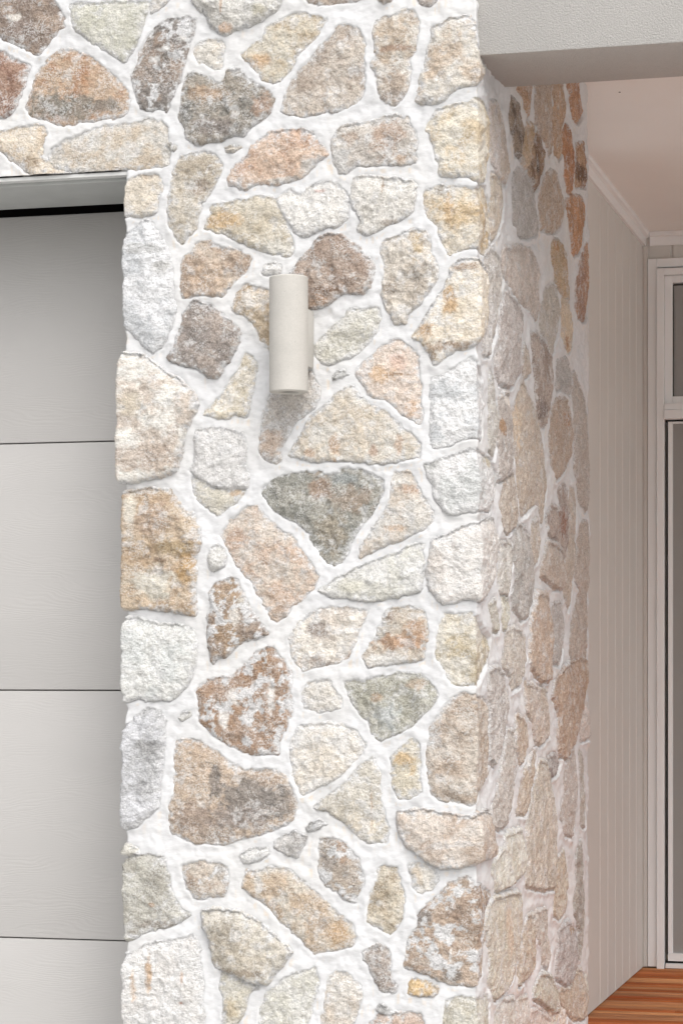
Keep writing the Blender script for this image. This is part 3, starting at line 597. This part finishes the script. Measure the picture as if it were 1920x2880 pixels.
for (ia, ib, ja, jb) in ((int(np.searchsorted(UG, ULEFT)), nu, 0, JZL + 1), (0, nu, JZL, nz)):
    s_ = (slice(ia, ib), slice(ja, jb)); kk = keep[s_].copy()
    hh = mh[s_].copy()
    if ja == 0:                                           # the last row of the pier belongs to the pier, also on its reveal
        hh = hh
    pieces.append(grid_mesh(ia, ib, ja, jb, hh, mc[s_], kk))
off = 0; Vs, Qs, Cs = [], [], []
for V, Q, C in pieces: Vs.append(V); Qs.append(Q + off); Cs.append(C); off += len(V)
mesh_np('mortar', np.concatenate(Vs), np.concatenate(Qs), M_MORTAR, stone_wall, {'col': np.concatenate(Cs)})
M_CORE = plain('cement_backing', (0.45, 0.44, 0.42), 0.95)
MB().box(XL + .035, -.035, .035, Y_END - .01, 0.0, ZTOP - .004).box(XFAR, XL + .035, .035, .30, ZL + .012, ZTOP - .004).build('wall_core', M_CORE, stone_wall)  # closed core added behind the shell to stop light leaking through
# ------------------------------------------------------------------ garage opening and door
def zy(px, py, z):                                    # where the view ray meets the level z
    r = ray(px, py); t = (z - CAM[2]) / r[2]; return CAM + r * t
M_STEEL = plain('white_steel', (0.62, 0.62, 0.61), 0.45, 0.4, 0.05, 30, 60, 0.2)
M_LINING = plain('grey_paint', (0.42, 0.43, 0.42), 0.5, 0.4, 0.06, 14, 40, 0.25, 0.002)
M_DARK = plain('dark_void', (0.012, 0.010, 0.010), 0.9, 0.1)  # near-black colour stands in for unlit space
z_lf = float(on_y(368, 508, 0.03)[2]); y_lb = float(zy(350, 573, z_lf)[1])
Y_DOOR = y_lb + 0.035
z_dt = float(on_y(350, 593, Y_DOOR)[2])
ol = empty('door_lining', (XL - .8, 0.03, z_lf))
tag(ol, 'grey painted lining with a thin white steel strip over the garage door', 'door lining')
MB().box(XFAR, XL + .004, 0.001, 0.028, ZL - 0.011, ZL - 0.002).build('steel_strip', M_STEEL, ol, 0.001)
MB().box(XFAR, XL + .02, 0.03, y_lb, z_lf, z_lf + 0.016).build('soffit_board', M_LINING, ol, 0.002)
MB().box(XFAR, XL + .02, y_lb - .02, y_lb - .002, z_lf + .017, z_lf + .16).build('dark_gap_strip', M_DARK, ol)  # black strip added for the dark gap above the door

def garage_mat():
    m, n, b = new_mat('woodgrain_steel', 0.55, 0.35)
    t = n.nodes.new('ShaderNodeTexCoord')
    sep = n.nodes.new('ShaderNodeSeparateXYZ'); n.links.new(t.outputs['Object'], sep.inputs[0])
    v1 = mapping(n, (1.3, 1, 5.0)); big = noise(n, v1, 1.6, 3, 0.5)
    v2 = mapping(n, (5, 1, 26)); mid = noise(n, v2, 3.0, 4, 0.6)
    ph = math_(n, 'ADD', math_(n, 'MULTIPLY', sep.outputs['Z'], 900.0), math_(n, 'ADD', math_(n, 'MULTIPLY', big, 150.0), math_(n, 'MULTIPLY', mid, 11.0)))
    w_ = math_(n, 'SINE', ph, 0.0)
    msk = rng(n, noise(n, mapping(n, (1.2, 1, 4)), 3.5, 3), 0.40, 0.62, 0.1, 1.0)
    fine = noise(n, mapping(n, (9, 1, 70)), 9.0, 3, 0.6)
    hgt = math_(n, 'ADD', math_(n, 'MULTIPLY', w_, msk), math_(n, 'MULTIPLY', fine, 1.6))
    c = mixc(n, 1.0, (0.46, 0.448, 0.436), rng(n, big, .3, .7, .98, 1.02), 'MULTIPLY')
    n.links.new(c, b.inputs['Base Color'])
    bump(n, b, hgt, 0.18, 0.0008)
    return m
M_GAR = garage_mat(); M_JOINT = plain('joint_grey_brown', (0.16, 0.15, 0.14), 0.8)  # grey-brown backing that shows in the panel joints
gd = empty('garage_door', (XL - .9, Y_DOOR, 0.0))
tag(gd, 'pale grey sectional garage door with embossed wood grain, left of the stone pier', 'garage door')
js = [float(on_y(200, y, Y_DOOR)[2]) for y in (1243.5, 1941.5, 2642)]
ph_ = (js[0] - js[2]) / 2
zs = [z_dt] + js + [js[2] - ph_ if js[2] - ph_ > 0.05 else 0.012]
if zs[-1] > 0.05: zs.append(0.012)
for a, b in zip(zs[:-1], zs[1:]):
    MB().box(XFAR, XL + .05, Y_DOOR, Y_DOOR + .04, b + .0016, a - .0016).build('panel', M_GAR, gd, 0.0022, True)
MB().box(XFAR, XL + .05, Y_DOOR + .012, Y_DOOR + .03, 0.0, z_dt - .02).build('joint_backing', M_JOINT, gd)
gi = MB().box(XFAR - .02, XL + .4, Y_DOOR + .08, Y_DOOR + .10, 0, ZTOP).build('garage_dark_sheet', M_DARK); tag(gi, kind='structure')  # black sheet added behind the door: darkens the gap, keeps sky light out

# ------------------------------------------------------------------ wall light
def concrete_mat(name, base, sp=0.06):
    m, n, b = new_mat(name, 0.8, 0.25); v = mapping(n)
    f = noise(n, v, 14, 5); g = noise(n, v, 380, 2, 0.6); pit = noise(n, v, 160, 2, .5)
    k = math_(n, 'MULTIPLY', rng(n, f, .3, .7, 1 - sp, 1 + sp), rng(n, g, .3, .7, .95, 1.05))
    k = math_(n, 'MULTIPLY', k, rng(n, pit, .24, .34, .82, 1.0))
    n.links.new(mixc(n, 1.0, base, k, 'MULTIPLY'), b.inputs['Base Color'])
    bump(n, b, g, 0.2, 0.0006); return m
M_CONC = concrete_mat('cast_concrete', (0.47, 0.452, 0.42))
yl = -0.083
pL, pR = on_y(757.5, 950, yl), on_y(866, 950, yl); lx = float((pL[0] + pR[0]) / 2); R = float((pR[0] - pL[0]) / 2) * ca
lz0, lz1 = float(on_y(811, 1104, yl)[2]), float(on_y(811, 779, yl)[2])
wl_ = empty('wall_light', (lx, yl, lz0))
tag(wl_, 'pale concrete cylinder wall light fixed to the stone pier', 'wall light')
c_ = 0.0025
MB().lathe([(R * .50, lz0 + .045), (R * .50, lz0 + .002), (R * .54, lz0), (R - c_, lz0), (R, lz0 + c_), (R, lz1 - c_), (R - c_, lz1), (R * .54, lz1), (R * .50, lz1 - .002), (R * .50, lz1 - .045)],
           lx, yl, 96).build('body', M_CONC, wl_, 0, True)
M_LENS = plain('recess_shade_lens', (0.06, 0.04, 0.03), 0.5, 0.5)  # lens coloured dark to give the shade inside the recess
for z in (lz0 + .0045, lz1 - .032):
    MB().lathe([(0, z), (R * .49, z), (R * .49, z + .004), (0, z + .004)], lx, yl, 48).build('lens', M_LENS, wl_, 0, True)
pz0, pz1 = float(on_y(870, 1034, -.03)[2]), float(on_y(870, 872, -.03)[2])
pb = MB().box(lx - R * .86, lx + R * .86, -.052, -.002, pz0, pz1)
pb.build('mounting_plate', M_CONC, wl_, 0.003, True)

# ------------------------------------------------------------------ porch: beam, ceiling, cladding, deck
def stucco(name, base, scale=260, st=0.9, dist=0.004):
    m, n, b = new_mat(name, 0.92, 0.15); v = mapping(n)
    f = noise(n, v, scale, 3, 0.65); g = noise(n, v, scale * 3, 2, .5); h = noise(n, v, 5, 4)
    n.links.new(mixc(n, 1.0, base, math_(n, 'MULTIPLY', rng(n, h, .3, .7, .97, 1.03), rng(n, f, .3, .7, .90, 1.06)), 'MULTIPLY'), b.inputs['Base Color'])
    p = bump(n, b, f, st, dist); bump(n, b, g, .3, .001, p); return m
M_RENDER = stucco('textured_render', (0.455, 0.44, 0.422))
XR = 2.3
by0 = 0.015
bz = float(on_y(1349, 156, by0)[2]); by1 = float(zy(1411, 247, bz)[1])
bm_ = MB().box(-.03, XR, by0, by1, bz, ZTOP + .1).build('rendered_beam', M_RENDER, None, 0.004, True)
tag(bm_, 'rough rendered pale grey beam across the top of the porch opening', 'beam')
CZ = float(on_x(1657, 238, H0)[2])
_r = ray(1663.4, 448); XC = float(CAM[0] + (CZ - CAM[2]) / _r[2] * _r[0]) - .02    # boards stand back from the stone face
Y_BACK = float(on_x(1808, 1500, XC)[1]); DK = float(on_x(1674.8, 2837, XC)[2])
Y_CL = float(on_x(1640, 1500, XC)[1]); Y_CB = float(on_x(1671, 1500, XC)[1]); BRD = (float(on_x(1805.8, 1500, XC)[1]) - float(on_x(1686, 1500, XC)[1])) / 6
print('XC', XC, 'CZ', CZ, 'bz', bz, 'DK', DK, 'YB', Y_BACK, 'board', BRD)
M_PAINT = plain('ceiling_paint', (0.83, 0.81, 0.785), 0.7, 0.3, 0.015, 3)
M_TRIM = plain('trim_paint', (0.82, 0.82, 0.82), 0.45, 0.4, 0.01, 4)
M_CLAD = plain('cladding_paint', (0.645, 0.63, 0.60), 0.55, 0.35, 0.015, 4)
cl = MB().box(XC - .05, XR + .1, by1 + .001, Y_BACK + .12, CZ, CZ + .05).build('ceiling', M_PAINT); tag(cl, kind='structure')
hole = on_y(0, 0, 0); hp = zy(1741, 259, CZ)
MB().lathe([(0, CZ - .001), (.0032, CZ - .001), (.0032, CZ + .002)], float(hp[0]), float(hp[1]), 16).build('screw_hole', M_DARK, cl)

def v_boards(name, a0, a1, fixed, z0, z1, axis, mat, parent, start):
    """vertical V-jointed boards; runs along Y at X=fixed (axis 'y', facing +X) or along X at Y=fixed (axis 'x', facing -Y)"""
    pts = []; g = 0.007; dp = 0.006; s = start
    pts.append((a0, 0))
    while s < a1 - .01:
        if s > a0 + .01: pts += [(s - g, 0), (s - .0012, dp), (s + .0012, dp), (s + g, 0)]
        s += BRD
    pts.append((a1, 0)); mb = MB(); n = len(pts)
    for z in (z0, z1):
        for a, d in pts: mb.v.append((fixed - d, a, z) if axis == 'y' else (a, fixed + d, z))
    mb.f = [(i, i + 1, n + i + 1, n + i) for i in range(n - 1)]
    k = len(mb.v); t = .03
    for z in (z0, z1):
        for a in (a0, a1): mb.v.append((fixed - t, a, z) if axis == 'y' else (a, fixed + t, z))
    mb.f += [(k, k + 1, k + 3, k + 2), (0, n, k + 2, k), (n - 1, k + 1, k + 3, 2 * n - 1)]
    return mb.build(name, mat, parent)
cw = empty('cladding_wall', (XC, Y_CL + .03, DK))
tag(cw, 'greige side wall of vertical grooved boards behind the stone return', 'clad wall')
g0 = float(on_x(1686, 1500, XC)[1])
v_boards('boards', Y_CL, Y_BACK, XC, DK + .003, CZ - .001, 'y', M_CLAD, cw, g0)
M_COR = M_PAINT
def cornice_y(x, y0, y1):
    mb = MB(); P_ = [(0, -.052), (.010, -.052), (.011, -.020), (.024, -.016), (.026, 0), (0, 0)]
    n = len(P_); mb.v = [(x + a, y0, CZ - .0005 + b) for a, b in P_] + [(x + a, y1, CZ - .0005 + b) for a, b in P_]
    mb.f = [(i, (i + 1) % n, n + (i + 1) % n, n + i) for i in range(n)] + [tuple(range(n)), tuple(range(n, 2 * n))]; return mb
cornice_y(XC, Y_END + .02, Y_BACK).build('cornice', M_TRIM, cw)

bwall = empty('entry_wall', (0.8, Y_BACK, DK)); tag(bwall, 'greige grooved board wall at the back of the porch around the white door frame', 'clad wall')
P = lambda px, py, y=None: on_y(px, py, Y_BACK if y is None else y)
dx0 = float(P(1822, 1500)[0]); dzt = float(P(1822, 731)[2]); dx1 = dx0 + 1.75
v_boards('boards', XC, dx0 + .01, Y_BACK, DK + .003, CZ - .001, 'x', M_CLAD, bwall, dx0 - .02 - BRD)
v_boards('boards', dx0 + .01, dx1 - .01, Y_BACK, dzt - .01, CZ - .001, 'x', M_CLAD, bwall, float(P(1887, 700)[0]))
v_boards('boards', dx1 - .01, XR, Y_BACK, DK + .003, CZ - .001, 'x', M_CLAD, bwall, dx1 + .08)
mb = MB(); mb.prism([(Y_BACK, CZ - .052), (Y_BACK - .010, CZ - .052), (Y_BACK - .011, CZ - .02), (Y_BACK - .024, CZ - .016), (Y_BACK - .026, CZ - .0007), (Y_BACK, CZ - .0007)], XC + .026, XR)
mb.build('cornice', M_TRIM, bwall)
MB().box(XC, XC + .018, Y_BACK - .018, Y_BACK - .0005, DK + .004, CZ - .053).build('corner_bead', M_CLAD, bwall, .003)

# --- glazed sliding door with a window above
M_ALU = plain('white_aluminium', (0.84, 0.86, 0.87), 0.35, 0.5, 0.01, 3)
M_GAP = plain('black_gap_seal', (0.015, 0.015, 0.015), 0.6, 0.3)  # black for the window seal and for the dark gaps and slot
gm, gn, gb = new_mat('dark_glass', 0.03, 0.5)
gb.inputs['Base Color'].default_value = (0.22, 0.20, 0.17, 1)
gn.nodes.remove(gb); tr = gn.nodes.new('ShaderNodeBsdfTransparent'); tr.inputs[0].default_value = (0.62, 0.60, 0.56, 1)
gl = gn.nodes.new('ShaderNodeBsdfGlossy'); gl.inputs['Roughness'].default_value = 0.02
dfz = gn.nodes.new('ShaderNodeBsdfDiffuse'); dfz.inputs[0].default_value = (0.50, 0.50, 0.49, 1)
fr = gn.nodes.new('ShaderNodeFresnel'); fr.inputs[0].default_value = 1.5
m1 = gn.nodes.new('ShaderNodeMixShader'); m2 = gn.nodes.new('ShaderNodeMixShader'); m1.inputs[0].default_value = .6
gn.links.new(tr.outputs[0], m1.inputs[1]); gn.links.new(dfz.outputs[0], m1.inputs[2])
gn.links.new(fr.outputs[0], m2.inputs[0]); gn.links.new(m1.outputs[0], m2.inputs[1]); gn.links.new(gl.outputs[0], m2.inputs[2])
gn.links.new(m2.outputs[0], gn.nodes['Material Output'].inputs[0])
door = empty('glazed_door', (dx0 + .87, Y_BACK, DK)); tag(door, 'white framed glazed sliding door with a window above it, at the back of the porch', 'door')
Xp = lambda px: float(P(px, 1500)[0]); Zp = lambda py: float(P(1870, py)[2])
yb = Y_BACK
def frame4(name, x0, x1, z0, z1, t, ya, yb_, mat, bev=.0015, bottom=True, tt=None):
    tt = tt or t; mb = MB()
    mb.box(x0, x0 + t, ya, yb_, z0, z1).box(x1 - t, x1, ya, yb_, z0, z1).box(x0 + t, x1 - t, ya, yb_, z1 - tt, z1)
    if bottom: mb.box(x0 + t, x1 - t, ya, yb_, z0, z0 + t)
    return mb.build(name, mat, door, bev)
frame4('architrave', dx0, dx1, DK + .006, dzt, Xp(1847) - dx0, yb - .022, yb + .03, M_ALU, .002, False)
ax = Xp(1848); bx_ = dx1 - (ax - dx0)
frame4('jamb', ax, bx_, DK - .001, Zp(758), Xp(1869) - ax, yb - .034, yb + .05, M_ALU, .0015, False, Zp(758) - Zp(776))
jx = Xp(1869.5); jx1 = bx_ - (jx - ax)
# upper window
frame4('window_sash', jx, jx1, Zp(1137), Zp(777), Xp(1890) - jx, yb - .012, yb + .04, M_ALU)
g_ = MB().box(Xp(1889), jx1 - .02, yb + .012, yb + .018, Zp(1122), Zp(799)).build('window_pane', gm, door)
frame4('window_seal', Xp(1889.6), jx1 - (Xp(1889.6) - jx), Zp(1122.5), Zp(800), .004, yb + .008, yb + .012, M_GAP, 0)
MB().box(jx, jx1, yb - .040, yb + .04, Zp(1156), Zp(1137.5)).build('transom', M_ALU, door, .002)
MB().box(jx, jx1, yb - .046, yb + .03, Zp(1182), Zp(1156.6)).build('head_track', M_ALU, door, .002)
# sliding panel
MB().box(Xp(1871), jx1, yb - .008, yb + .02, Zp(1187), Zp(1182.3)).box(Xp(1874.5), Xp(1878), yb - .008, yb + .02, Zp(2684), Zp(1187.2)).build('gap_strip', M_GAP, door)  # black strips stand in for the dark gaps round the sliding panel
mid = (jx + jx1) / 2
for (x0, x1, yo) in ((Xp(1878.2), mid + .03, 0), (mid - .02, jx1 - .006, .034)):
    t = Xp(1891) - Xp(1878.2); mb = MB()
    mb.box(x0, x0 + t, yb - .014 + yo, yb + .02 + yo, Zp(2679), Zp(1187.3)).box(x1 - t, x1, yb - .014 + yo, yb + .02 + yo, Zp(2679), Zp(1187.3))
    mb.box(x0 + t, x1 - t, yb - .014 + yo, yb + .02 + yo, Zp(1193), Zp(1187.3)).box(x0, x1, yb - .018 + yo, yb + .022 + yo, Zp(2701), Zp(2679.4))
    sp_ = mb.build('sliding_panel', M_ALU, door, .0015)
    MB().box(x0 + t - .004, x1 - t + .004, yb + .001 + yo, yb + .007 + yo, Zp(2680), Zp(1192)).build('pane', gm, sp_)
MB().box(Xp(1872), jx1, yb - .006, yb + .05, Zp(2707.3), Zp(2701.5)).build('track_slot', M_GAP, door)
MB().box(Xp(1872), jx1, yb - .030, yb + .08, DK + .002, Zp(2707.6)).build('sill', M_ALU, door, .002)

M_IN = plain('interior_paint', (0.50, 0.48, 0.46), 0.8); M_INF = plain('interior_floor_tiles', (0.46, 0.36, 0.25), 0.5)
iw = MB().box(dx0 - 1.2, dx0 - 1.18, yb + .1, yb + 4, DK, CZ).box(dx0 - 1.2, XR + .5, yb + 4, yb + 4.02, DK, CZ).box(XR + .5, XR + .52, yb + .1, yb + 4, DK, CZ).build('interior_wall', M_IN); tag(iw, kind='structure')
fl = MB().box(dx0 - 1.2, XR + .5, yb + .085, yb + 4, DK - .05, DK - .002).build('interior_floor', M_INF); tag(fl, kind='structure')
ic = MB().box(dx0 - 1.2, XR + .5, yb + .125, yb + 4, CZ - .03, CZ - .01).build('interior_ceiling', M_IN); tag(ic, kind='structure')

# deck of narrow red boards running across the porch
def deck_mat():
    m, n, b = new_mat('oiled_hardwood', 0.7, 0.05)
    at = N(n, 'ShaderNodeAttribute', attribute_name='col'); v = mapping(n, (2.2, 40, 1)); f = noise(n, v, 3.0, 6, .62)
    v2 = mapping(n, (1.2, 3, 1)); f2 = noise(n, v2, 2.6, 4, .6)
    k = math_(n, 'MULTIPLY', rng(n, f, .3, .7, .72, 1.22), rng(n, f2, .3, .7, .75, 1.2))
    n.links.new(mixc(n, 1.0, at.outputs['Color'], k, 'MULTIPLY'), b.inputs['Base Color'])
    bump(n, b, f, .25, .001); return m
M_DECK = deck_mat()
r2 = random.Random(11); V, Q, C = [], [], []
pal = [(0.56, 0.17, 0.055), (0.60, 0.215, 0.08), (0.46, 0.12, 0.04), (0.62, 0.29, 0.13), (0.52, 0.155, 0.052), (0.55, 0.25, 0.12)]
y = Y_BACK - .004; bw = .064
while y > by0 + .05:
    x = XC + .001 - (r2.random() * 0.2)
    while x < XR:
        L = r2.uniform(.35, 1.3); x0, x1 = max(x, XC - .04) + .0007, min(x + L, XR) - .0007
        if x1 > x0 + .01:
            c = pal[r2.randrange(6)]; q = r2.uniform(.85, 1.15); n = len(V); y0, y1 = y - bw + .0022, y; e = .0015; zt_ = DK; zb_ = DK - .02
            V += [(x0, y0, zb_), (x1, y0, zb_), (x1, y1, zb_), (x0, y1, zb_), (x0, y0, zt_ - e), (x1, y0, zt_ - e), (x1, y1, zt_ - e), (x0, y1, zt_ - e),
                  (x0 + e, y0 + e, zt_), (x1 - e, y0 + e, zt_), (x1 - e, y1 - e, zt_), (x0 + e, y1 - e, zt_)]
            Q += [[n + i for i in t] for t in ((0, 3, 2, 1), (0, 1, 5, 4), (1, 2, 6, 5), (2, 3, 7, 6), (3, 0, 4, 7), (4, 5, 9, 8), (5, 6, 10, 9), (6, 7, 11, 10), (7, 4, 8, 11), (8, 9, 10, 11))]
            C += [(c[0] * q, c[1] * q, c[2] * q)] * 12
        x += L
    y -= bw
dk = mesh_np('deck', V, Q, M_DECK, None, {'col': np.array(C)}, False); tag(dk, kind='structure')
M_SUB = plain('deck_substructure', (0.05, 0.035, 0.025), 0.9)
sb = MB().box(XC - .03, XR, by0 + .03, Y_BACK + .084, 0.0, DK - .022).build('deck_base', M_SUB); tag(sb, kind='structure')

pw = MB().box(XR, XR + .30, by0 + .002, by1, 0.0, ZTOP + .09).build('added_post', M_RENDER, None, 0.004, True)  # out-of-view post added instead of a wall, so light enters the porch
tag(pw, 'unseen added rendered post carrying the right end of the porch beam', 'post')

# ------------------------------------------------------------------ ground
M_DRV = concrete_mat('driveway_concrete', (0.55, 0.54, 0.52), .08)
gr = MB(); gr.v = [(-60, -60, 0), (60, -60, 0), (60, 40, 0), (-60, 40, 0)]; gr.f = [(0, 1, 2, 3)]
g = gr.build('driveway', M_DRV); tag(g, kind='structure')
